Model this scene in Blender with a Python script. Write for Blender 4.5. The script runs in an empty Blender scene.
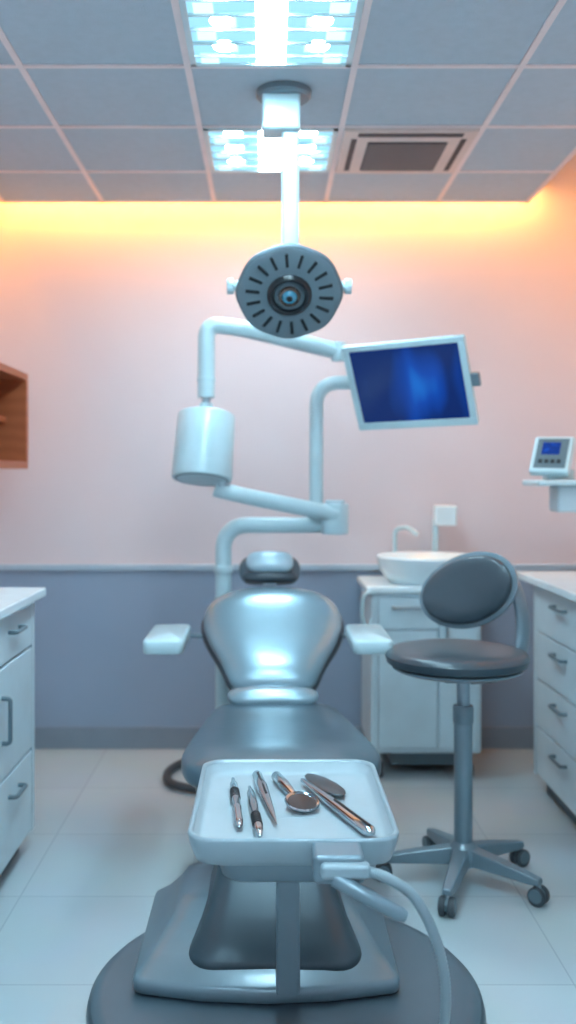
import bpy, math, random
from mathutils import Vector, Matrix, Quaternion
random.seed(3)
sc = bpy.context.scene
COL = sc.collection
pi = math.pi

# ------------------------------------------------------------------ materials
def mat(name, col, rough=0.5, metal=0.0, coat=0.0, var=0.04, nscale=8.0, bump=0.0, bscale=60.0, emit=None, estr=0.0):
    m = bpy.data.materials.new(name); m.use_nodes = True
    nt = m.node_tree; b = nt.nodes["Principled BSDF"]
    b.inputs["Roughness"].default_value = rough
    b.inputs["Metallic"].default_value = metal
    b.inputs["Coat Weight"].default_value = coat
    b.inputs["Coat Roughness"].default_value = 0.12
    tc = nt.nodes.new("ShaderNodeTexCoord")
    nz = nt.nodes.new("ShaderNodeTexNoise"); nz.inputs["Scale"].default_value = nscale
    nz.inputs["Detail"].default_value = 4
    nt.links.new(tc.outputs["Object"], nz.inputs["Vector"])
    rp = nt.nodes.new("ShaderNodeValToRGB")
    c = Vector(col)
    rp.color_ramp.elements[0].position = .3; rp.color_ramp.elements[1].position = .7
    rp.color_ramp.elements[0].color = (*[max(0, x*(1-var)) for x in c], 1)
    rp.color_ramp.elements[1].color = (*[min(1, x*(1+var)) for x in c], 1)
    nt.links.new(nz.outputs["Fac"], rp.inputs["Fac"])
    nt.links.new(rp.outputs["Color"], b.inputs["Base Color"])
    if bump > 0:
        n2 = nt.nodes.new("ShaderNodeTexNoise"); n2.inputs["Scale"].default_value = bscale
        nt.links.new(tc.outputs["Object"], n2.inputs["Vector"])
        bp = nt.nodes.new("ShaderNodeBump"); bp.inputs["Strength"].default_value = bump
        bp.inputs["Distance"].default_value = .01
        nt.links.new(n2.outputs["Fac"], bp.inputs["Height"])
        nt.links.new(bp.outputs["Normal"], b.inputs["Normal"])
    if emit:
        b.inputs["Emission Color"].default_value = (*emit, 1)
        b.inputs["Emission Strength"].default_value = estr
    return m

M_white = mat("white_enamel", (.48, .635, .68), .28, coat=.3)
M_whitew = mat("white_laminate", (.50, .62, .675), .4)
M_top = mat("counter_top", (.70, .81, .85), .25, coat=.3)
M_gap = mat("shadow_gap", (.14, .18, .21), .7)
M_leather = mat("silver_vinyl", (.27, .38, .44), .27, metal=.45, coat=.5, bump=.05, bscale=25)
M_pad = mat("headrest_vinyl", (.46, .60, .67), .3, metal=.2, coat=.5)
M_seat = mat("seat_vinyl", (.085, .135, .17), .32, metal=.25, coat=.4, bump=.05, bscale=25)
M_dark = mat("dark_vinyl", (.033, .052, .068), .38, coat=.2)
M_shell = mat("grey_shell", (.10, .145, .17), .4)
M_base = mat("base_paint", (.155, .22, .26), .31, metal=.2, coat=.35)
M_trunk = mat("trunk_paint", (.050, .077, .096), .35, metal=.2)
M_disc = mat("disc_paint", (.09, .13, .16), .35, metal=.2, coat=.4)
M_discr = mat("disc_rim", (.05, .075, .095), .35, metal=.2)
M_chrome = mat("polished_steel", (.48, .54, .57), .12, metal=1.0)
M_blade = mat("blade_steel", (.11, .13, .145), .3, metal=.9)
M_steel = mat("satin_steel", (.34, .42, .47), .35, metal=.8)
M_black = mat("black_plastic", (.012, .016, .02), .3)
M_lamp = mat("lamp_housing", (.15, .21, .245), .4, metal=.1)
M_rubber = mat("hose_rubber", (.26, .335, .37), .45)
M_drub = mat("dark_rubber", (.045, .055, .065), .6)
M_trayw = mat("tray_plastic", (.26, .34, .38), .3, coat=.2)
M_trayin = mat("tray_liner", (.37, .44, .475), .40)
M_wall = mat("wall_paint", (.71, .60, .615), .7, var=.02, nscale=2, bump=.04, bscale=160)
M_cove = mat("cove_paint", (.70, .66, .60), .8)
M_wains = mat("wainscot_paint", (.28, .345, .445), .6, var=.03, nscale=2)
M_rail = mat("rail_paint", (.38, .48, .57), .5)
M_bb = mat("baseboard_paint", (.22, .26, .31), .5)
M_ceil = mat("ceiling_tile", (.43, .53, .60), .85, var=.03, nscale=30, bump=.3, bscale=220)
M_bar = mat("ceiling_tbar", (.76, .68, .68), .5)
M_vent = mat("vent_frame", (.66, .56, .52), .5)
M_ventd = mat("vent_dark", (.04, .04, .05), .6)
M_ventg = mat("vent_grille", (.17, .16, .17), .5)
M_brass = mat("lens_copper", (.16, .12, .10), .25, metal=.7)
M_lens = mat("lens_glass", (.02, .12, .20), .06, coat=1.0, emit=(.03, .30, .5), estr=.35)

def emis(name, col, s):
    m = bpy.data.materials.new(name); m.use_nodes = True
    nt = m.node_tree; nt.nodes.remove(nt.nodes["Principled BSDF"])
    e = nt.nodes.new("ShaderNodeEmission"); e.inputs[0].default_value = (*col, 1); e.inputs[1].default_value = s
    nt.links.new(e.outputs[0], nt.nodes["Material Output"].inputs[0]); return m
M_diff = emis("panel_diffuser", (.38, .80, 1.0), 1.15)
M_cell = emis("panel_cell", (.62, .93, 1.0), 1.5)
M_spot = emis("panel_spot", (.56, .85, 1.0), 150.0)
M_strip = emis("panel_core", (.54, .85, 1.0), 86.0)

def floor_mat():
    m = bpy.data.materials.new("floor_tile"); m.use_nodes = True
    nt = m.node_tree; b = nt.nodes["Principled BSDF"]
    tc = nt.nodes.new("ShaderNodeTexCoord")
    mp = nt.nodes.new("ShaderNodeMapping"); mp.inputs["Location"].default_value = (.29, .14, 0)
    br = nt.nodes.new("ShaderNodeTexBrick"); br.offset = 0
    br.inputs["Scale"].default_value = 1.0
    br.inputs["Brick Width"].default_value = .6; br.inputs["Row Height"].default_value = .6
    br.inputs["Mortar Size"].default_value = .003; br.inputs["Mortar Smooth"].default_value = .3
    br.inputs["Color1"].default_value = (.46, .525, .55, 1); br.inputs["Color2"].default_value = (.435, .50, .525, 1)
    br.inputs["Mortar"].default_value = (.36, .41, .43, 1)
    nt.links.new(tc.outputs["Object"], mp.inputs[0]); nt.links.new(mp.outputs[0], br.inputs["Vector"])
    nz = nt.nodes.new("ShaderNodeTexNoise"); nz.inputs["Scale"].default_value = 3
    nt.links.new(tc.outputs["Object"], nz.inputs["Vector"])
    mx = nt.nodes.new("ShaderNodeMix"); mx.data_type = 'RGBA'; mx.blend_type = 'MULTIPLY'
    mx.inputs[0].default_value = .12
    nt.links.new(br.outputs["Color"], mx.inputs[6]); nt.links.new(nz.outputs["Color"], mx.inputs[7])
    nt.links.new(mx.outputs[2], b.inputs["Base Color"])
    b.inputs["Roughness"].default_value = .24
    bp = nt.nodes.new("ShaderNodeBump"); bp.inputs["Strength"].default_value = .15; bp.invert = True
    bp.inputs["Distance"].default_value = .002
    nt.links.new(br.outputs["Fac"], bp.inputs["Height"]); nt.links.new(bp.outputs[0], b.inputs["Normal"])
    return m
M_floor = floor_mat()

def wood_mat():
    m = bpy.data.materials.new("orange_wood"); m.use_nodes = True
    nt = m.node_tree; b = nt.nodes["Principled BSDF"]
    tc = nt.nodes.new("ShaderNodeTexCoord")
    w = nt.nodes.new("ShaderNodeTexWave"); w.inputs["Scale"].default_value = 5; w.inputs["Distortion"].default_value = 3
    w.bands_direction = 'Z'
    r = nt.nodes.new("ShaderNodeValToRGB")
    r.color_ramp.elements[0].color = (.36, .09, .03, 1); r.color_ramp.elements[1].color = (.42, .11, .038, 1)
    nt.links.new(tc.outputs["Object"], w.inputs["Vector"]); nt.links.new(w.outputs["Fac"], r.inputs[0])
    nt.links.new(r.outputs[0], b.inputs["Base Color"]); b.inputs["Roughness"].default_value = .45
    return m
M_wood = wood_mat()

def screen_mat(name, dark, mid, bright, strength, scale):
    m = bpy.data.materials.new(name); m.use_nodes = True
    nt = m.node_tree; b = nt.nodes["Principled BSDF"]
    b.inputs["Base Color"].default_value = (.005, .01, .03, 1); b.inputs["Roughness"].default_value = .15
    tc = nt.nodes.new("ShaderNodeTexCoord")
    mp = nt.nodes.new("ShaderNodeMapping"); mp.inputs["Scale"].default_value = scale
    nz = nt.nodes.new("ShaderNodeTexNoise"); nz.inputs["Scale"].default_value = 1; nz.inputs["Detail"].default_value = 1
    nz.inputs["Distortion"].default_value = .5
    vm = nt.nodes.new("ShaderNodeVectorMath"); vm.operation = 'DISTANCE'; vm.inputs[1].default_value = (.48, .55, 0)
    ma = nt.nodes.new("ShaderNodeMath"); ma.operation = 'MULTIPLY_ADD'; ma.inputs[1].default_value = -.8
    nt.links.new(tc.outputs["Generated"], vm.inputs[0])
    nt.links.new(vm.outputs["Value"], ma.inputs[0]); nt.links.new(nz.outputs["Fac"], ma.inputs[2])
    r = nt.nodes.new("ShaderNodeValToRGB")
    r.color_ramp.elements[0].position = .0; r.color_ramp.elements[0].color = (*dark, 1)
    r.color_ramp.elements[1].position = .55; r.color_ramp.elements[1].color = (*bright, 1)
    e = r.color_ramp.elements.new(.28); e.color = (*mid, 1)
    nt.links.new(tc.outputs["Generated"], mp.inputs[0]); nt.links.new(mp.outputs[0], nz.inputs["Vector"])
    nt.links.new(ma.outputs[0], r.inputs[0]); nt.links.new(r.outputs[0], b.inputs["Emission Color"])
    b.inputs["Emission Strength"].default_value = strength
    return m
M_scr = screen_mat("blue_display", (.0, .010, .11), (.0, .05, .38), (.01, .28, .88), 1.0, (3.2, .6, 1))
M_scr2 = screen_mat("small_display", (.0, .03, .25), (.0, .08, .6), (.1, .4, .9), 1.0, (3, 3, 3))

# ------------------------------------------------------------------ geometry helpers
def root(name, loc):
    e = bpy.data.objects.new(name, None); e.empty_display_size = .1
    e.location = loc; COL.objects.link(e); return e

def add(name, verts, faces, m, parent=None, smooth=False, bevel=0, sub=0, bseg=3):
    me = bpy.data.meshes.new(name)
    me.from_pydata([tuple(v) for v in verts], [], faces); me.update()
    import bmesh
    bm = bmesh.new(); bm.from_mesh(me); bmesh.ops.recalc_face_normals(bm, faces=bm.faces); bm.to_mesh(me); bm.free()
    ob = bpy.data.objects.new(name, me); COL.objects.link(ob)
    me.materials.append(m)
    if smooth or bevel:
        for p in me.polygons: p.use_smooth = True
    if bevel:
        b = ob.modifiers.new("bevel", 'BEVEL'); b.width = bevel; b.segments = bseg; b.limit_method = 'ANGLE'
        b.angle_limit = math.radians(35); b.harden_normals = True
    if sub:
        s = ob.modifiers.new("sub", 'SUBSURF'); s.levels = sub; s.render_levels = sub
    if parent:
        ob.parent = parent; ob.matrix_parent_inverse = Matrix.Translation(-Vector(parent.location))
    return ob

def box(name, lo, hi, m, parent=None, bevel=0, M=None):
    x0, y0, z0 = lo; x1, y1, z1 = hi
    v = [Vector(p) for p in [(x0,y0,z0),(x1,y0,z0),(x1,y1,z0),(x0,y1,z0),(x0,y0,z1),(x1,y0,z1),(x1,y1,z1),(x0,y1,z1)]]
    if M: v = [M @ p for p in v]
    f = [(0,3,2,1),(4,5,6,7),(0,1,5,4),(1,2,6,5),(2,3,7,6),(3,0,4,7)]
    return add(name, v, f, m, parent, bevel=bevel)

def loft(name, rings, m, parent=None, smooth=True, sub=0, bevel=0, M=None, cap=True, closed=False):
    n = len(rings[0]); v = [Vector(p) for r in rings for p in r]
    if M: v = [M @ p for p in v]
    f = []
    R = len(rings)
    for i in range(R if closed else R-1):
        a = i*n; b = ((i+1) % R)*n
        for j in range(n):
            k = (j+1) % n
            f.append((a+j, a+k, b+k, b+j))
    if cap and not closed:
        f.append(tuple(reversed(range(n)))); f.append(tuple(range((R-1)*n, R*n)))
    ob = add(name, v, f, m, parent, smooth=smooth, sub=sub, bevel=bevel)
    return ob

def sharp(ob, ang=40):
    me = ob.data
    import bmesh
    bm = bmesh.new(); bm.from_mesh(me)
    for e in bm.edges:
        if len(e.link_faces) == 2 and e.calc_face_angle(0) > math.radians(ang): e.smooth = False
    bm.to_mesh(me); bm.free(); return ob

def frame(d):
    d = d.normalized(); up = Vector((0,0,1)) if abs(d.z) < .95 else Vector((0,1,0))
    a = d.cross(up).normalized(); b = a.cross(d).normalized(); return a, b

def lathe(name, p0, axis, prof, m, parent=None, n=40, sx=1.0):
    """prof = [(t along axis, radius)]"""
    p0 = Vector(p0); ax = Vector(axis).normalized(); a, b = frame(ax)
    rings = [[p0 + ax*t + a*(math.cos(2*pi*j/n)*max(r, 1e-4)*sx) + b*(math.sin(2*pi*j/n)*max(r, 1e-4)) for j in range(n)] for t, r in prof]
    return sharp(loft(name, rings, m, parent))

def cyl(name, p0, p1, r, m, parent=None, r1=None, n=32, bev=None):
    p0 = Vector(p0); p1 = Vector(p1); L = (p1-p0).length; r1 = r if r1 is None else r1
    bv = min(r*.2, L*.2, .008) if bev is None else bev
    return lathe(name, p0, p1-p0, [(0, 0), (0, r-bv), (bv*.3, r-bv*.3), (bv, r), (L-bv, r1), (L-bv*.3, r1-bv*.3), (L, r1-bv), (L, 0)], m, parent, n)

def crom(pts, k=8):
    P = [Vector(p) for p in pts]; P = [P[0]*2-P[1]] + P + [P[-1]*2-P[-2]]
    out = []
    for i in range(1, len(P)-2):
        for s in range(k):
            t = s/k
            a, b, c, d = P[i-1], P[i], P[i+1], P[i+2]
            out.append(.5*((2*b)+(c-a)*t+(2*a-5*b+4*c-d)*t*t+(3*b-3*c+d-a)*t**3))
    out.append(P[-2]); return out

def fillet(pts, rad, k=8):
    P = [Vector(p) for p in pts]; out = [P[0]]
    for i in range(1, len(P)-1):
        a, b, c = P[i-1], P[i], P[i+1]
        u = (a-b).normalized(); w = (c-b).normalized()
        r = min(rad, (a-b).length*.49, (c-b).length*.49)
        s, e = b+u*r, b+w*r
        for q in range(k+1):
            t = q/k; out.append((1-t)**2*s + 2*t*(1-t)*b + t*t*e)
    out.append(P[-1]); return out

def sweep(name, path, r, m, parent=None, n=20, rb=None, ribs=0):
    P = [Vector(p) for p in path]; rings = []
    T = [(P[min(i+1, len(P)-1)]-P[max(i-1, 0)]).normalized() for i in range(len(P))]
    a, b = frame(T[0])
    for i, p in enumerate(P):
        if i:
            q = T[i-1].rotation_difference(T[i]); a = q @ a; b = q @ b
        rr = r[i] if isinstance(r, (list, tuple)) else r
        if ribs: rr *= 1 + .14*(i % 2)
        ry = rr if rb is None else rb
        rings.append([p + a*math.cos(2*pi*j/n)*rr + b*math.sin(2*pi*j/n)*ry for j in range(n)])
    return sharp(loft(name, rings, m, parent), 60)

def rr(cx, cy, hx, hy, r, z, n=6):
    pts = []
    for (sx, sy, a0) in [(1,1,0),(-1,1,90),(-1,-1,180),(1,-1,270)]:
        for i in range(n+1):
            a = math.radians(a0+90*i/n)
            pts.append(Vector((cx+sx*(hx-r)+r*math.cos(a), cy+sy*(hy-r)+r*math.sin(a), z)))
    return pts

def cushion(name, secs, m, parent=None, n=36, p=2.6, sub=1, dirs=None):
    """secs: (center, halfwidth, halfthick, normal_angle) ring spans X and direction (0,cos,sin)"""
    rings = []
    for c, hw, ht, ang in secs:
        c = Vector(c); d = Vector((0, math.cos(ang), math.sin(ang)))
        ring = []
        for j in range(n):
            t = 2*pi*j/n; ct, st = math.cos(t), math.sin(t)
            x = math.copysign(abs(ct)**(2/p), ct)*hw; y = math.copysign(abs(st)**(2/p), st)*ht
            ring.append(c+Vector((1,0,0))*x+d*y)
        rings.append(ring)
    return loft(name, rings, m, parent, sub=sub)

# ------------------------------------------------------------------ room
Z = 2.985; YB = 5.34; XL = -1.56; XR = 1.92; YF = -.9; ZT = 3.34
box("floor", (XL-.1, YF-.1, -.1), (XR+.1, YB+.1, 0), M_floor)
box("wall_back", (XL-.1, YB, 0), (XR+.1, YB+.1, ZT), M_wall)
box("wall_left", (XL-.1, YF, 0), (XL, YB, ZT), M_wall)
box("wall_right", (XR, YF, 0), (XR+.1, YB, ZT), M_wall)
box("wall_front", (XL-.1, YF-.1, 0), (XR+.1, YF, ZT), M_wall)
box("ceiling_cove", (XL-.1, YF-.1, ZT), (XR+.1, YB+.1, ZT+.1), M_cove)
CE = 5.18; CXL, CXR = -1.43, 1.40
box("ceiling", (CXL, YF, Z), (CXR, CE, Z+.03), M_ceil)
# wainscot + rail + baseboards
box("trim_1", (XL, YB-.012, .12), (XR, YB, .985), M_wains)
box("trim_2", (XL, YB-.03, .985), (XR, YB, 1.02), M_rail, bevel=.006)
box("baseboard_back", (XL, YB-.022, 0), (XR, YB, .12), M_bb, bevel=.004)
box("baseboard_right", (XR-.02, YF, 0), (XR, YB-.03, .12), M_bb, bevel=.004)
box("baseboard_left", (XL, YF, 0), (XL+.02, YB-.03, .12), M_bb, bevel=.004)
# T-bar grid
g = root("ceiling_grid", (0, 2, Z))
i = 0
for x in (-.889, -.289, .311, .911):
    i += 1; box("tbar_%d" % i, (x-.012, YF, Z-.006), (x+.012, CE, Z+.002), M_bar, g)
y = 4.66
while y > YF:
    i += 1; box("tbar_%d" % i, (CXL, y-.012, Z-.0055), (CXR, y+.012, Z+.002), M_bar, g); y -= .6
i += 1; box("edge_bar_%d" % i, (CXL, CE-.02, Z-.006), (CXR, CE+.004, Z+.034), M_bar, g)
box("edge_bar_l", (CXL-.004, YF, Z-.006), (CXL+.02, CE, Z+.034), M_bar, g)
box("edge_bar_r", (CXR-.02, YF, Z-.006), (CXR+.004, CE, Z+.034), M_bar, g)

def panel(x0, y0):
    r = root("ceiling_light_panel", (x0+.3, y0+.3, Z))
    a, b = x0+.014, y0+.014; c, d = x0+.586, y0+.586
    box("diffuser", (a, b, Z-.004), (c, d, Z+.001), M_diff, r)
    for k, (l, h) in enumerate([((a, b), (c, b+.02)), ((a, d-.02), (c, d)), ((a, b), (a+.02, d)), ((c-.02, b), (c, d))]):
        box("rim_%d" % k, (l[0], l[1], Z-.012), (h[0], h[1], Z-.002), M_white, r)
    box("core", (x0+.25, b+.02, Z-.007), (x0+.35, d-.02, Z-.003), M_strip, r)
    k = 0
    for cx in (x0+.085, x0+.155, x0+.445, x0+.515):
        for q in range(6):
            if q % 2 == (0 if cx in (x0+.085, x0+.515) else 1): continue
            yy = y0+.04+q*.09
            k += 1; box("cell_%d" % k, (cx-.032, yy, Z-.0065), (cx+.032, yy+.075, Z-.003), M_cell, r)
    for cx in (x0+.14, x0+.46):
        for q in range(3):
            k += 1
            lathe("spot_%d" % k, (cx, y0+.07+q*.18, Z-.003), (0, 0, -1), [(0, 0), (0, .04), (.006, .036), (.007, 0)], M_spot, r, 24)
    for q in range(1, 6):
        box("louver_%d" % q, (a+.02, y0+q*.1-.003, Z-.014), (c-.02, y0+q*.1+.003, Z-.004), M_white, r)
for (px, py) in [(-.289, 4.06), (-.289, 2.86), (-.289, 1.66), (-.889, .46), (.311, .46), (-.289, -.74)]:  # after the first pair: unseen panels, added to light the room from the front
    panel(px, py)

# AC vent
v = root("ceiling_air_vent", (.611, 4.36, Z))
x0, y0 = .311+.015, 4.06+.015; x1, y1 = .911-.015, 4.66-.015
box("frame_plate", (x0, y0, Z-.018), (x1, y1, Z), M_vent, v, bevel=.004)
box("recess_left", (x0+.035, y0+.09, Z-.0195), (x0+.06, y1-.05, Z-.017), M_ventd, v)
box("recess_right", (x1-.06, y0+.09, Z-.0195), (x1-.035, y1-.05, Z-.017), M_ventd, v)
box("recess_near", (x0+.06, y0+.02, Z-.0195), (x1-.06, y0+.065, Z-.017), M_ventd, v)
box("grille_back", (x0+.11, y0+.13, Z-.0215), (x1-.11, y1-.06, Z-.017), M_ventd, v)
for k in range(13):
    yy = y0+.14+k*.029
    box("slat_%d" % k, (x0+.115, yy, Z-.027), (x1-.115, yy+.014, Z-.02), M_ventg, v)

# cove lights (real LED runs hidden on top of the ceiling edge)
def area(name, loc, sx, sy, rot, power, col):
    l = bpy.data.lights.new(name, 'AREA'); l.shape = 'RECTANGLE'; l.size = sx; l.size_y = sy; l.energy = power; l.color = col
    o = bpy.data.objects.new(name, l); o.location = loc; o.rotation_euler = rot; COL.objects.link(o); return o
WARM = (1.0, .44, .09)
area("cove_led_back", ((CXL+CXR)/2, 5.225, 3.10), 3.0, .04, (math.radians(18), 0, 0), 28, WARM)
area("cove_led_right", (1.50, 3.8, 3.10), .05, 2.6, (0, math.radians(-50), 0), 15, WARM)
area("cove_led_left", (-1.49, 3.8, 3.12), .04, 2.6, (0, math.radians(10), 0), 8, WARM)

# ------------------------------------------------------------------ dental chair
ch = root("dental_chair", (.04, 3.2, 0))
lathe("floor_plate", (.05, 2.78, 0), (0, 0, 1), [(0, 0), (0, .56), (.012, .565), (.03, .56), (.036, .553)], M_discr, ch, 96)
lathe("floor_plate_top", (.05, 2.78, .0), (0, 0, 1), [(.03, .50), (.037, .553), (.045, .545), (.05, .52), (.046, .49), (.046, 0)], M_disc, ch, 96)
cx = -.005
def bowed(hx_, hy_, yc, r, z, bow):
    # rounded-rectangle section whose front edge bows forward in the middle
    base = rr(0, 0, hx_, hy_, r, z, 8); dense = []
    for j in range(len(base)):
        p, q = base[j], base[(j+1) % len(base)]
        for s in range(4): dense.append(p.lerp(q, s/4))
    out = []
    for p in dense:
        y = p.y
        if y < 0: y += bow*(p.x/hx_)**2*(-y/hy_)
        out.append(Vector((cx+p.x, yc+y, z)))
    return out
rings = [bowed(.36, .31, 2.98, .025, .047, .06), bowed(.376, .325, 2.98, .025, .055, .06), bowed(.379, .328, 2.98, .025, .085, .06), bowed(.372, .32, 2.983, .025, .097, .06),
         bowed(.33, .26, 3.03, .03, .122, .05), bowed(.288, .19, 3.09, .04, .165, .03), bowed(.262, .152, 3.115, .04, .20, .02), bowed(.2, .12, 3.12, .04, .206, .02)]
loft("foot_casting", rings, M_base, ch, smooth=True)
tx = .02
prof = [(.10, .265, .25, 2.975), (.13, .25, .24, 2.98), (.17, .222, .22, 3.0), (.22, .20, .19, 3.04), (.28, .18, .17, 3.09), (.34, .17, .16, 3.14), (.40, .17, .16, 3.2), (.455, .20, .2, 3.28)]
loft("pedestal_trunk", [rr(tx, yc, hx, hy, min(hx, hy)*.35, z) for z, hx, hy, yc in prof], M_trunk, ch)
loft("seat_pan", [rr(.045, 3.50, .26, .33, .1, .44), rr(.045, 3.50, .29, .37, .12, .455), rr(.045, 3.50, .29, .37, .12, .48)], M_shell, ch)
a = pi/2
S = [((.045, 3.10, .525), .12, .01, a), ((.045, 3.105, .525), .23, .035, a), ((.045, 3.13, .525), .29, .055, a), ((.045, 3.18, .527), .328, .064, a), ((.045, 3.28, .53), .347, .066, a),
     ((.045, 3.42, .525), .342, .062, a), ((.042, 3.60, .52), .32, .06, a), ((.035, 3.76, .525), .288, .062, a), ((.03, 3.88, .535), .262, .064, a), ((.03, 3.95, .54), .24, .05, a), ((.03, 3.98, .54), .15, .02, a)]
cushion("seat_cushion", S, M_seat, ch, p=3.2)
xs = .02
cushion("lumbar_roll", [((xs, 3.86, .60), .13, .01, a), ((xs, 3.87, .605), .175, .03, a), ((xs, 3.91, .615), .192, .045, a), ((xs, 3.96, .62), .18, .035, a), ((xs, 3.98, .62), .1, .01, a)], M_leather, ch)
b0 = Vector((xs, 3.97, .625)); b1 = Vector((xs, 4.33, 1.005))
L = (b1-b0).length; dirv = (b1-b0).normalized()
nrm = math.atan2(-dirv.y, dirv.z)
nv = Vector((0, math.cos(nrm), math.sin(nrm)))
def back(name, outline, thick, off, m, sc=1.0):
    secs = []
    for t, w in outline:
        e = max(.12, min(1, math.sqrt(max(0, 1-(2*t-1)**6))))
        secs.append((b0+dirv*L*t+nv*off, w*sc, thick*e, nrm))
    cushion(name, secs, m, ch, p=2.5)
outl = [(0, .10), (.01, .15), (.05, .182), (.13, .20), (.25, .225), (.38, .268), (.5, .298), (.6, .312), (.7, .314), (.79, .300), (.87, .268), (.93, .222), (.97, .17), (.99, .11), (1, .05)]
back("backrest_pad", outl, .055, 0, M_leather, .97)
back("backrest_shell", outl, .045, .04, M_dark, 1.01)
cyl("hinge_tube", (-.2, 3.98, .52), (.24, 3.98, .52), .035, M_shell, ch)
hx = .008
def pad(name, c, hw, hh, ht, tilt, m, p=2.4):
    c = Vector(c); up = Vector((0, math.sin(tilt), math.cos(tilt))); ang = math.atan2(-up.y, up.z)
    secs = []
    for t in (-1, -.96, -.85, -.6, -.3, 0, .3, .6, .85, .96, 1):
        e = max(.08, (1-abs(t)**2.6)**(1/2.6))
        secs.append((c+up*hh*t, hw*(.45+.55*e) if e > .1 else hw*.3, ht*max(.15, e), ang))
    cushion(name, secs, m, ch, p=p)
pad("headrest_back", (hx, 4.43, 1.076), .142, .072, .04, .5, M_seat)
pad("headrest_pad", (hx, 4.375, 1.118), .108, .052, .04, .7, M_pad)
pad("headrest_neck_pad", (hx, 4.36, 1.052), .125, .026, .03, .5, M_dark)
box("headrest_stem", (hx-.03, 4.36, .93), (hx+.03, 4.39, 1.06), M_steel, ch, bevel=.008)
for s, xc in ((-1, -.395), (1, .395)):
    rg = [rr(xc, 3.80, .070, .195, .025, .842), rr(xc, 3.80, .075, .2, .028, .847), rr(xc, 3.80, .076, .202, .028, .885), rr(xc, 3.80, .071, .196, .028, .895)]
    loft("armrest_%s" % ("l" if s < 0 else "r"), rg, M_white, ch)
    sweep("armrest_bracket_%s" % ("l" if s < 0 else "r"), fillet([(xc, 3.93, .86), (xc, 4.08, .86), (xc, 4.19, .82), (xs+s*.2, 4.22, .80)], .04), .011, M_base, ch)
sweep("floor_cable", crom([(-.02, 4.3, .03), (-.25, 4.5, .03), (-.45, 4.62, .03), (-.50, 4.8, .03), (-.43, 4.98, .03), (-.3, 5.02, .03), (-.18, 4.9, .03), (-.2, 4.6, .03)]), .02, M_drub, ch)

# ------------------------------------------------------------------ instrument tray
tr = root("instrument_tray", (.055, 2.41, .66))
tcx, tcy = .057, 2.405
rg = [rr(tcx, tcy, .205, .265, .05, .646), rr(tcx, tcy, .222, .282, .055, .654), rr(tcx, tcy, .234, .294, .06, .69), rr(tcx, tcy, .238, .299, .062, .710), rr(tcx, tcy, .236, .297, .06, .717),
      rr(tcx, tcy, .229, .290, .056, .717), rr(tcx, tcy, .224, .285, .052, .71)]
loft("tray_shell", rg, M_trayw, tr, cap=False)
rg = [rr(tcx, tcy, .2245, .2855, .052, .711), rr(tcx, tcy, .216, .276, .047, .690), rr(tcx, tcy, .208, .268, .042, .684), rr(tcx, tcy, .19, .25, .035, .683), rr(tcx, tcy, .05, .06, .02, .683)]
loft("tray_well", rg, M_trayin, tr, cap=False)
box("tray_well_floor", (tcx-.06, tcy-.07, .680), (tcx+.06, tcy+.07, .6835), M_trayin, tr)
rg = [rr(.07, 2.42, .165, .20, .05, .575), rr(.07, 2.42, .178, .215, .055, .585), rr(.07, 2.42, .188, .225, .06, .62), rr(.07, 2.42, .20, .25, .06, .655)]
loft("tray_housing", rg, M_base, tr)
rg = [rr(.055, 2.655, .033, .03, .012, z) for z in (.095, .58)]
sharp(loft("support_column", rg, M_base, tr))
box("clamp_block", (.095, 2.025, .65), (.205, 2.12, .712), M_base, tr, bevel=.012)
box("clamp_cap", (.11, 2.005, .668), (.215, 2.04, .70), M_trayw, tr, bevel=.01)
sweep("handle_grip", [(.14, 2.02, .668), (.19, 2.0, .646), (.27, 1.98, .612), (.283, 1.98, .606)], [.017, .016, .016, .011], M_base, tr)
sweep("suction_hose", crom([(.205, 2.02, .684), (.25, 2.01, .672), (.305, 2.02, .63), (.352, 2.05, .54), (.385, 2.10, .42), (.400, 2.18, .28), (.40, 2.3, .14), (.38, 2.42, .065)], 22), .0105, M_rubber, tr, ribs=1)

# ------------------------------------------------------------------ instruments
zt = .697
def tool(name, A, B, prof, m=M_chrome, z=zt):
    A = Vector((*A, z)); B = Vector((*B, z)); r = root(name, A); L = (B-A).length
    lathe("shaft", A, B-A, [(t*L, w) for t, w in prof], m, r, 20)
    return r, A, B, L
prof1 = [(0, .0015), (.03, .0045), (.12, .006), (.16, .0105), (.45, .0115), (.62, .0095), (.66, .012), (.7, .0095), (.9, .011), (.98, .007), (1, .001)]
t, A, B, L = tool("dental_scaler", (-.095, 2.60), (-.066, 2.235), prof1)
for k in range(6):
    q = A.lerp(B, .3+k*.03); cyl("knurl_%d" % k, q, q+(B-A).normalized()*.004, .0125, M_black, t, n=20)
t, A, B, L = tool("dental_explorer", (-.049, 2.53), (-.018, 2.18), prof1)
for k in range(6):
    q = A.lerp(B, .62+k*.035); cyl("knurl_%d" % k, q, q+(B-A).normalized()*.005, .0125, M_black, t, n=20)
t, A, B, L = tool("dental_probe", (-.031, 2.63), (.0213, 2.25), [(0, .008), (.02, .013), (.3, .0155), (.5, .012), (.75, .008), (.9, .004), (1, .001)])
sweep("probe_groove", [A.lerp(B, .08)+Vector((0, 0, .013)), A.lerp(B, .5)+Vector((0, 0, .011))], .0035, M_black, t, n=8)
t, A, B, L = tool("mouth_mirror", (.020, 2.62), (.070, 2.44), [(0, .008), (.05, .014), (.5, .015), (.8, .011), (1, .006)])
C = Vector((.084, 2.385, zt+.004)); ax = Vector((.12, -.20, 1)).normalized()
lathe("mirror_cup", C-ax*.006, ax, [(0, 0), (0, .032), (.003, .040), (.010, .044), (.014, .042), (.010, .037), (.008, 0)], M_chrome, t, 40)
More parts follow.
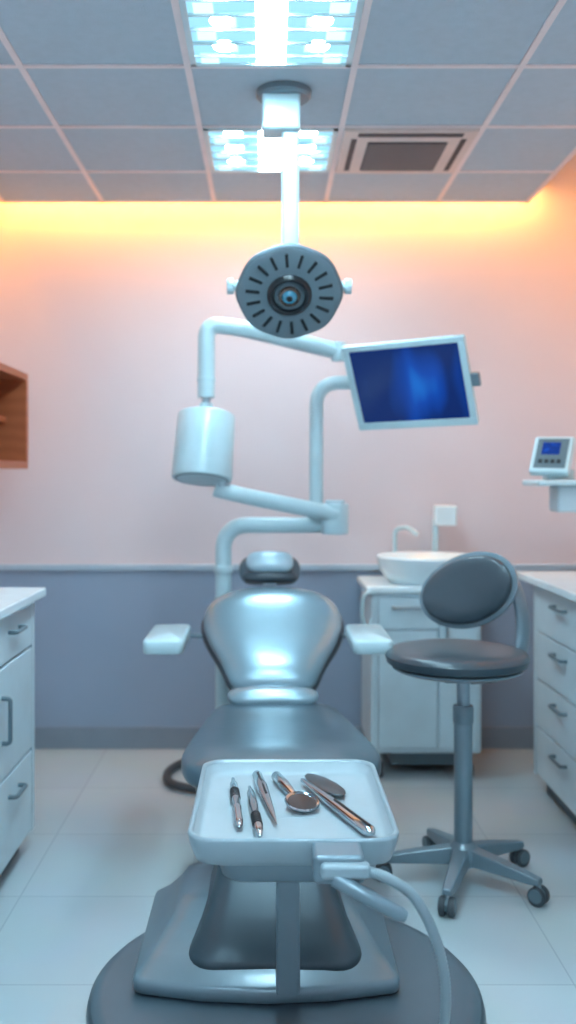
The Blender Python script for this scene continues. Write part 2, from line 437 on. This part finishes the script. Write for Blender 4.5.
lathe("mirror_glass", C+ax*.001, ax, [(.002, 0), (.002, .037), (.004, .036), (.0045, 0)], M_blade, t, 40)
def flat_tool(name, A, B, secs, m):
    A = Vector(A); B = Vector(B); t = root(name, A)
    u = (B-A).normalized(); w = u.cross(Vector((0, 0, 1))); LL = (B-A).length
    rings = []
    for s, hw, th in secs:
        c = A+u*s*LL
        rings.append([c+w*math.cos(2*pi*j/16)*hw+Vector((0, 0, 1))*math.sin(2*pi*j/16)*th for j in range(16)])
    loft("blade_and_handle", rings, m, t); return t
zb = .696
flat_tool("cement_spatula", (.108, 2.64, zb), (.190, 2.455, zb), [(0, .002, .001), (.08, .017, .003), (.3, .030, .005), (.55, .035, .006), (.8, .029, .005), (.95, .015, .003), (1, .004, .002)], M_blade)
t = flat_tool("scalpel_handle", (.090, 2.58, zb+.003), (.237, 2.19, zb+.003), [(0, .003, .003), (.03, .009, .006), (.3, .011, .009), (.45, .015, .012), (.8, .017, .013), (.96, .017, .013), (1, .008, .006)], M_chrome)
A = Vector((.165, 2.381, zb+.0155)); B = Vector((.232, 2.203, zb+.0165)); u = (B-A).normalized(); w = u.cross(Vector((0, 0, 1)))
sweep("groove", [A, B], .0035, M_black, t, n=8)

# ------------------------------------------------------------------ surgical light
sl = root("surgical_light", (.08, 3.66, 2.215))
lathe("ceiling_plate", (.06, 3.69, Z-.002), (0, 0, -1), [(0, 0), (0, .105), (.02, .105), (.03, .095), (.032, 0)], M_lamp, sl, 48)
box("mount_box", (-.022, 3.63, 2.82), (.122, 3.75, 2.965), M_white, sl, bevel=.012)
sharp(loft("drop_tube", [rr(.085, 3.69, .034, .034, .014, z) for z in (2.37, 2.90)], M_white, sl))
ta = .66
n = Vector((0, -math.cos(ta), -math.sin(ta))); H = Vector((.08, 3.62, 2.205))
def octo(name, prof, m):
    a_, b_ = frame(n); rings = []
    for t_, r_ in prof:
        ring = []
        for j in range(120):
            an = 2*pi*j/120; k_ = 1+.014*math.cos(8*an)
            ring.append(H+n*t_+a_*math.cos(an)*r_*k_+b_*math.sin(an)*r_*k_*.96)
        rings.append(ring)
    sharp(loft(name, rings, m, sl), 50)
octo("head_housing", [(-.075, .001), (-.075, .08), (-.06, .13), (-.03, .18), (-.005, .196), (.012, .200), (.022, .196), (.024, .19)], M_shell)
octo("head_face", [(.005, .19), (.024, .191), (.026, .186), (.030, .15), (.034, .085), (.034, .001)], M_lamp)
e1, e2 = frame(n)
for k in range(18):
    an = 2*pi*k/18+.1
    d = e1*math.cos(an)*1.03+e2*math.sin(an); d.normalize(); tt = n.cross(d)
    Mx = Matrix((( d.x, tt.x, n.x, H.x), (d.y, tt.y, n.y, H.y), (d.z, tt.z, n.z, H.z), (0, 0, 0, 1)))
    box("slot_%d" % k, (.112, -.006, .024), (.165, .006, .0348), M_black, sl, bevel=.002, M=Mx)
lathe("lens_ring", H, n, [(.03, .085), (.045, .08), (.052, .072), (.05, .062), (.036, .058)], M_black, sl, 48)
lathe("lens_bowl", H, n, [(.036, .06), (.040, .055), (.038, .045), (.042, .04), (.042, 0)], M_shell, sl, 48)
lathe("lens_copper_ring", H, n, [(.042, .042), (.052, .038), (.055, .03), (.048, .026)], M_brass, sl, 40)
lathe("lens_glass", H, n, [(.045, .03), (.055, .024), (.062, .014), (.064, 0)], M_lens, sl, 40)
lathe("lens_pupil", H, n, [(.060, .013), (.066, .011), (.067, 0)], M_black, sl, 24)
for s in (-1, 1):
    cyl("side_pin_%d" % (s+2), H+Vector((s*.18, .01, .02)), H+Vector((s*.215, .01, .02)), .018, M_white, sl)
    cyl("side_knob_%d" % (s+2), H+Vector((s*.208, .01, .02)), H+Vector((s*.235, .01, .02)), .03, M_white, sl)
sweep("yoke", fillet([H+Vector((-.2, .02, .02)), H+Vector((-.2, .11, .05)), H+Vector((0, .13, .09)), H+Vector((.2, .11, .05)), H+Vector((.2, .02, .02))], .08), .016, M_white, sl)
cyl("yoke_joint", (.085, 3.70, 2.26), (.085, 3.70, 2.40), .036, M_white, sl)

# ------------------------------------------------------------------ articulated arm unit
au = root("articulated_delivery_arm", (-.203, 4.45, 0))
Y = 4.42
lathe("floor_flange", (-.203, Y, 0), (0, 0, 1), [(0, 0), (0, .11), (.02, .11), (.03, .09), (.035, .05), (.035, 0)], M_white, au, 40)
sweep("main_post", fillet([(-.205, Y, .02), (-.205, Y, 1.285), (.30, Y, 1.285)], .12, 12), .037, M_white, au, n=28)
cyl("elbow_collar", (-.205, Y, 1.06), (-.205, Y, 1.10), .044, M_white, au)
cyl("hub", (.305, Y-.04, 1.245), (.305, Y-.04, 1.385), .062, M_white, au)
cyl("hub_cap", (.305, Y-.04, 1.38), (.305, Y-.04, 1.40), .045, M_whitew, au)
sweep("lower_beam", [(.31, Y-.07, 1.335), (.15, Y-.09, 1.368), (-.1, Y-.13, 1.42), (-.21, Y-.15, 1.447), (-.235, Y-.15, 1.455)], [.039, .039, .038, .036, .02], M_white, au, n=24, rb=.036)
cyl("beam_joint", (-.2, Y-.15, 1.42), (-.2, Y-.15, 1.50), .03, M_whitew, au)
sweep("monitor_post", fillet([(.222, Y, 1.28), (.222, Y, 1.938), (.48, Y, 1.938)], .11, 12), .032, M_white, au, n=28)
cyl("post_collar", (.222, Y, 1.31), (.222, Y, 1.36), .04, M_white, au)
up_pts = fillet([(-.276, Y-.12, 1.86), (-.276, Y-.10, 2.19), (-.15, Y-.09, 2.18), (.32, Y-.05, 2.075)], .10, 12)
sweep("upper_arm", up_pts, .038, M_white, au, n=28)
cyl("upper_arm_end", (.32, Y-.055, 2.03), (.32, Y-.055, 2.115), .034, M_white, au)
sweep("upper_arm_link", fillet([(.32, Y-.05, 2.06), (.42, Y-.02, 2.04), (.45, Y, 1.94)], .05), .02, M_white, au)
cyl("arm_collar", (-.276, Y-.115, 1.93), (-.276, Y-.113, 1.95), .041, M_white, au)
cyl("lamp_neck", (-.276, Y-.12, 1.78), (-.276, Y-.12, 1.875), .020, M_steel, au)
cyl("lamp_neck_ball", (-.276, Y-.12, 1.81), (-.276, Y-.12, 1.835), .030, M_white, au)

ll = root("lamp_canister", (-.285, Y-.14, 1.65))
axs = Vector((-.06, -.24, -1)).normalized(); T = Vector((-.274, Y-.12, 1.785))
lathe("canister_body", T, axs, [(0, 0), (0, .115), (.004, .124), (.012, .128), (.285, .134), (.297, .132), (.301, .126), (.301, .12)], M_white, ll, 56)
lathe("canister_lens", T, axs, [(.285, .126), (.299, .124), (.303, .112), (.293, .10), (.293, 0)], M_shell, ll, 56)

# monitor
X = Vector((112, -60, 3)).normalized(); V = -Vector((22.5, 38, -83)); Yv = (V - X*V.dot(X)).normalized(); Zv = X.cross(Yv)
mc = Vector((.622, 4.22, 1.912))
MM = Matrix(((X.x, Yv.x, Zv.x, mc.x), (X.y, Yv.y, Zv.y, mc.y), (X.z, Yv.z, Zv.z, mc.z), (0, 0, 0, 1)))
mo = root("display_monitor", mc)
hw, hh = .277, .203
box("casing", (-hw, -hh, -.018), (hw, hh, .012), M_white, mo, bevel=.01, M=MM)
for nm, lo, hi in [("bezel_top", (-hw, hh-.026, .010), (hw, hh, .018)), ("bezel_bottom", (-hw, -hh, .010), (hw, -hh+.034, .018)),
                   ("bezel_left", (-hw, -hh+.034, .010), (-hw+.03, hh-.026, .018)), ("bezel_right", (hw-.03, -hh+.034, .010), (hw, hh-.026, .018))]:
    box(nm, lo, hi, M_white, mo, bevel=.003, M=MM)
def plane(name, lo, hi, z, m, parent, M):
    vs = [(lo[0], lo[1], z), (hi[0], lo[1], z), (hi[0], hi[1], z), (lo[0], hi[1], z)]
    me = bpy.data.meshes.new(name); me.from_pydata(vs, [], [(0, 1, 2, 3)]); me.materials.append(m)
    ob = bpy.data.objects.new(name, me); COL.objects.link(ob)
    ob.parent = parent; ob.matrix_parent_inverse = Matrix.Translation(-Vector(parent.location)); ob.matrix_basis = M
plane("screen", (-hw+.028, -hh+.03), (hw-.028, hh-.024), .0135, M_scr, mo, MM)
box("back_hump", (-.12, -.09, -.05), (.12, .09, -.016), M_white, mo, bevel=.012, M=MM)
box("side_bracket", (hw-.005, -.03, -.015), (hw+.035, .03, .01), M_base, mo, bevel=.006, M=MM)
sweep("mount_arm", [MM @ Vector((0, 0, -.04)), MM @ Vector((-.03, 0, -.09)), (.47, 4.42, 1.938)], .024, M_white, mo)

# ------------------------------------------------------------------ stool
st = root("dental_stool", (.726, 3.58, 0))
sx, sy = .726, 3.58
cyl("gas_column_lower", (sx, sy, .08), (sx, sy, .60), .034, M_base, st)
cyl("gas_column_upper", (sx, sy, .58), (sx, sy, .80), .024, M_steel, st)
cyl("column_collar", (sx, sy, .59), (sx, sy, .66), .038, M_base, st)
lathe("base_hub", (sx, sy, .075), (0, 0, 1), [(0, 0), (0, .06), (.05, .06), (.07, .045), (.08, .035), (.08, 0)], M_base, st)
for k in range(5):
    an = math.radians(176+72*k); d = Vector((math.cos(an), math.sin(an), 0)); q = Vector((-d.y, d.x, 0))
    o = Vector((sx, sy, 0)); rgs = []
    for s, w_, zb_, zt_ in ((.03, .035, .078, .14), (.15, .03, .075, .122), (.27, .024, .07, .10), (.305, .018, .072, .094)):
        c = o+d*s
        rgs.append([c-q*w_+Vector((0, 0, zb_)), c+q*w_+Vector((0, 0, zb_)), c+q*w_*.8+Vector((0, 0, zt_)), c-q*w_*.8+Vector((0, 0, zt_))])
    loft("leg_%d" % k, rgs, M_base, st, smooth=False, bevel=.006)
    c = o+d*.295
    cyl("caster_stem_%d" % k, c+Vector((0, 0, .045)), c+Vector((0, 0, .078)), .009, M_steel, st)
    for s in (-1, 1):
        cyl("caster_%d_%d" % (k, s+1), c+q*s*.006+Vector((0, 0, .033)), c+q*s*.026+Vector((0, 0, .033)), .033, M_drub, st, n=24)
    lathe("caster_hood_%d" % k, c-q*.029+Vector((0, 0, .038)), q, [(0, 0), (0, .024), (.058, .024), (.058, 0)], M_shell, st, 24)
lathe("seat_pad", (.70, 3.57, .80), (0, 0, 1), [(0, 0), (0, .20), (.008, .235), (.02, .258), (.045, .264), (.06, .255), (.068, .235), (.070, .18), (.066, 0)], M_dark, st, 64)
lathe("seat_rim", (.70, 3.57, .79), (0, 0, 1), [(0, 0), (0, .22), (.01, .24), (.016, .24), (.016, 0)], M_base, st, 64)
box("seat_mechanism", (.64, 3.50, .755), (.82, 3.64, .795), M_shell, st, bevel=.01)
bc = Vector((.775, 3.72, 1.07)); n = Vector((-.50, -.84, .18)).normalized()
s1 = Vector((.84, -.50, .40)); s1 = (s1-n*s1.dot(n)).normalized(); s2 = n.cross(s1).normalized()
if s2.z < 0: s2 = -s2
def oval(name, off, hw, hh, prof, m):
    rings = []
    for t, k in prof:
        ring = []
        for j in range(48):
            a_ = 2*pi*j/48; x_ = math.cos(a_)*hw*k; y_ = math.sin(a_)*hh*k
            bend = (x_/hw)**2*.03
            ring.append(bc+s1*x_+s2*y_+n*(t+off+bend))
        rings.append(ring)
    sharp(loft(name, rings, m, st), 50)
oval("back_pad", 0, .182, .126, [(-.02, .8), (-.015, .95), (0, 1), (.015, .98), (.025, .9), (.03, .6), (.03, .05)], M_dark)
oval("back_shell", -.026, .200, .142, [(-.03, .1), (-.028, .8), (-.012, .97), (0, 1), (.014, 1), (.018, .95)], M_base)
bp = crom([bc-n*.045+s1*.06+s2*.03, bc-n*.065+s1*.13+s2*.05, (.945, 3.70, 1.09), (.972, 3.68, .98), (.965, 3.66, .87), (.93, 3.63, .80), (.85, 3.6, .776), (.76, 3.58, .772)], 8)
sweep("back_bracket", bp, .042, M_base, st, n=20, rb=.02)

# ------------------------------------------------------------------ sink cabinet
sk = root("sink_cabinet", (.77, 5.0, 0))
box("body", (.51, 4.78, .13), (1.06, 5.27, .925), M_whitew, sk, bevel=.012)
box("worktop", (.485, 4.76, .925), (1.075, 5.28, .962), M_top, sk, bevel=.012)
for k, (z0, z1) in enumerate([(.75, .90), (.16, .742)]):
    box("drawer_%d" % k, (.55, 4.768, z0), (.838, 4.785, z1), M_whitew, sk, bevel=.004)
box("drawer_shadow", (.546, 4.776, .157), (.842, 4.784, .903), M_steel, sk)
box("door_panel", (.848, 4.768, .16), (1.04, 4.785, .90), M_whitew, sk, bevel=.004)
sweep("drawer_handle", fillet([(.62, 4.77, .86), (.62, 4.735, .86), (.77, 4.735, .86), (.77, 4.77, .86)], .02), .008, M_steel, sk)
sweep("door_handle", fillet([(.88, 4.77, .80), (.88, 4.735, .80), (.88, 4.735, .68), (.88, 4.77, .68)], .02), .007, M_steel, sk)
for k, (xx, yy) in enumerate([(.56, 4.83), (1.01, 4.83), (.56, 5.22), (1.01, 5.22)]):
    cyl("caster_stem_%d" % k, (xx, yy, .06), (xx, yy, .135), .012, M_steel, sk)
    cyl("caster_%d" % k, (xx-.015, yy, .04), (xx+.015, yy, .04), .04, M_drub, sk)
box("kick_box", (.62, 4.86, .05), (.96, 5.2, .135), M_shell, sk, bevel=.005)
lathe("basin", (.82, 4.98, .955), (0, 0, 1), [(0, 0), (0, .17), (.03, .20), (.07, .225), (.115, .238), (.135, .243), (.145, .238), (.14, .228), (.11, .20), (.06, .14), (.04, .06), (.04, 0)], M_top, sk, 56, sx=1.06)
cyl("faucet_base", (.69, 5.24, .96), (.69, 5.24, 1.0), .025, M_white, sk)
sweep("faucet", fillet([(.69, 5.24, .98), (.69, 5.24, 1.22), (.75, 5.16, 1.235), (.79, 5.11, 1.20)], .04), .012, M_white, sk)
box("soap_post", (.895, 5.23, .96), (.925, 5.26, 1.28), M_white, sk, bevel=.006)
box("dispenser_head", (.90, 5.18, 1.24), (1.02, 5.26, 1.35), M_top, sk, bevel=.012)
sweep("hanging_tube", crom([(.52, 4.77, .93), (.475, 4.75, .92), (.465, 4.75, .82), (.49, 4.75, .76), (.512, 4.775, .80)]), .009, M_white, sk)

# ------------------------------------------------------------------ storage cabinets
def pull(name, p, q, off, m, parent):
    p = Vector(p); q = Vector(q); o = Vector(off)
    sweep(name, fillet([p, p+o, q+o, q], .02), .008, m, parent)
rc = root("drawer_cabinet", (1.58, 3.7, 0))
fx = 1.275
box("carcass", (fx+.02, 2.5, .09), (1.895, 4.62, 1.0), M_whitew, rc, bevel=.004)
box("end_stile", (fx, 4.585, .09), (fx+.03, 4.62, 1.0), M_whitew, rc)
box("face_gap", (fx+.012, 2.5, .10), (fx+.022, 4.585, .99), M_gap, rc)
box("kick_board", (fx+.06, 2.5, 0), (1.89, 4.6, .09), M_shell, rc)
box("countertop", (1.235, 2.48, 1.0), (1.9, 4.80, 1.035), M_top, rc, bevel=.006)
for c, (ya, yb) in enumerate([(3.80, 4.58), (3.0, 3.79), (2.5, 2.99)]):
    for k, (z0, z1) in enumerate([(.78, .985), (.555, .772), (.33, .547), (.10, .322)]):
        box("drawer_%d_%d" % (c, k), (fx, ya, z0), (fx+.02, yb, z1), M_whitew, rc, bevel=.004)
        ym = (ya+yb)/2; zz = z1-.055
        pull("pull_%d_%d" % (c, k), (fx, ym-.08, zz), (fx, ym+.08, zz), (-.028, 0, 0), M_shell, rc)
lc = root("storage_cabinet", (-1.25, 3.2, 0))
fx = -.945
box("carcass", (-1.535, 2.2, .09), (fx-.02, 3.9, 1.02), M_whitew, lc, bevel=.004)
box("end_stile", (fx-.03, 3.86, .09), (fx, 3.9, 1.02), M_whitew, lc)
box("face_gap", (fx-.022, 2.2, .10), (fx-.012, 3.865, 1.01), M_gap, lc)
box("kick_board", (-1.53, 2.2, 0), (fx-.06, 3.88, .09), M_shell, lc)
box("countertop", (-1.54, 2.18, 1.02), (-.905, 3.93, 1.056), M_top, lc, bevel=.006)
for c, (ya, yb) in enumerate([(3.30, 3.855), (2.73, 3.29), (2.2, 2.72)]):
    box("drawer_top_%d" % c, (fx-.02, ya, .835), (fx, yb, 1.005), M_whitew, lc, bevel=.004)
    box("door_%d" % c, (fx-.02, ya, .425), (fx, yb, .825), M_whitew, lc, bevel=.004)
    box("drawer_low_%d" % c, (fx-.02, ya, .10), (fx, yb, .415), M_whitew, lc, bevel=.004)
    ym = (ya+yb)/2
    pull("pull_top_%d" % c, (fx, ym-.07, .94), (fx, ym+.07, .94), (.03, 0, 0), M_shell, lc)
    pull("pull_door_%d" % c, (fx, ya+.12, .56), (fx, ya+.12, .72), (.03, 0, 0), M_shell, lc)
    pull("pull_low_%d" % c, (fx, ym-.07, .34), (fx, ym+.07, .34), (.03, 0, 0), M_shell, lc)

# wooden wall shelf (open front facing the room)
wc = root("wooden_wall_shelf", (-1.38, 4.4, 1.8))
x0, x1 = XL, -1.2; y0, y1 = 3.9, 4.82; z0, z1 = 1.545, 2.02; t_ = .035
box("top_board", (x0, y0, z1-t_), (x1, y1, z1), M_wood, wc, bevel=.003)
box("bottom_board", (x0, y0, z0), (x1, y1, z0+t_), M_wood, wc, bevel=.003)
box("side_board_far", (x0, y1-t_, z0+t_), (x1, y1, z1-t_), M_wood, wc)
box("side_board_near", (x0, y0, z0+t_), (x1, y0+t_, z1-t_), M_wood, wc)
box("back_board", (x0, y0+t_, z0+t_), (x0+.02, y1-t_, z1-t_), M_wood, wc)
box("mid_shelf", (x0+.02, y0+t_, 1.775), (x1-.10, y1-t_, 1.80), M_wood, wc)

# patient monitor on a wall arm
pm = root("patient_monitor", (1.3, 4.3, 1.5))
Xp = Vector((.85, -.50, -.02)).normalized(); Yp = Vector((.34, .48, .85)); Yp = (Yp-Xp*Yp.dot(Xp)).normalized(); Zp = Xp.cross(Yp)
c = Vector((1.262, 4.28, 1.60))
MP = Matrix(((Xp.x, Yp.x, Zp.x, c.x), (Xp.y, Yp.y, Zp.y, c.y), (Xp.z, Yp.z, Zp.z, c.z), (0, 0, 0, 1)))
box("monitor_case", (-.088, -.095, -.03), (.088, .10, .012), M_white, pm, bevel=.012, M=MP)
box("monitor_face", (-.07, -.076, .008), (.07, .085, .0145), M_shell, pm, bevel=.003, M=MP)
plane("monitor_screen", (-.045, -.005), (.035, .062), .0155, M_scr2, pm, MP)
for k in range(4):
    box("key_%d" % k, (-.05+k*.027, -.05, .013), (-.033+k*.027, -.032, .018), M_black, pm, M=MP)
box("holder_tray", (1.165, 4.16, 1.466), (1.46, 4.42, 1.492), M_white, pm, bevel=.01)
box("monitor_foot", (1.24, 4.27, 1.485), (1.36, 4.36, 1.54), M_white, pm, bevel=.01)
box("control_box", (1.27, 4.22, 1.35), (1.42, 4.36, 1.467), M_whitew, pm, bevel=.012)
sweep("wall_arm", [(1.40, 4.3, 1.42), (1.65, 4.32, 1.42), (1.90, 4.34, 1.42)], .03, M_white, pm)
cyl("wall_flange", (1.895, 4.34, 1.42), (1.92, 4.34, 1.42), .07, M_white, pm)

# ------------------------------------------------------------------ world + camera
w = bpy.data.worlds.new("World"); sc.world = w; w.use_nodes = True
w.node_tree.nodes["Background"].inputs[0].default_value = (.5, .7, .85, 1); w.node_tree.nodes["Background"].inputs[1].default_value = .3
sc.view_settings.view_transform = 'Standard'
cam = bpy.data.cameras.new("camera"); co = bpy.data.objects.new("camera", cam); COL.objects.link(co)
co.location = (0, 0, 1.514); co.rotation_euler = (math.radians(90), 0, 0)
cam.lens = 963/1024*36; cam.sensor_width = 36; cam.sensor_fit = 'AUTO'
cam.shift_x = 20/1024; cam.shift_y = -37/1024
cam.dof.use_dof = True; cam.dof.focus_distance = 2.5; cam.dof.aperture_fstop = 1.7
cam.clip_start = .05
sc.camera = co
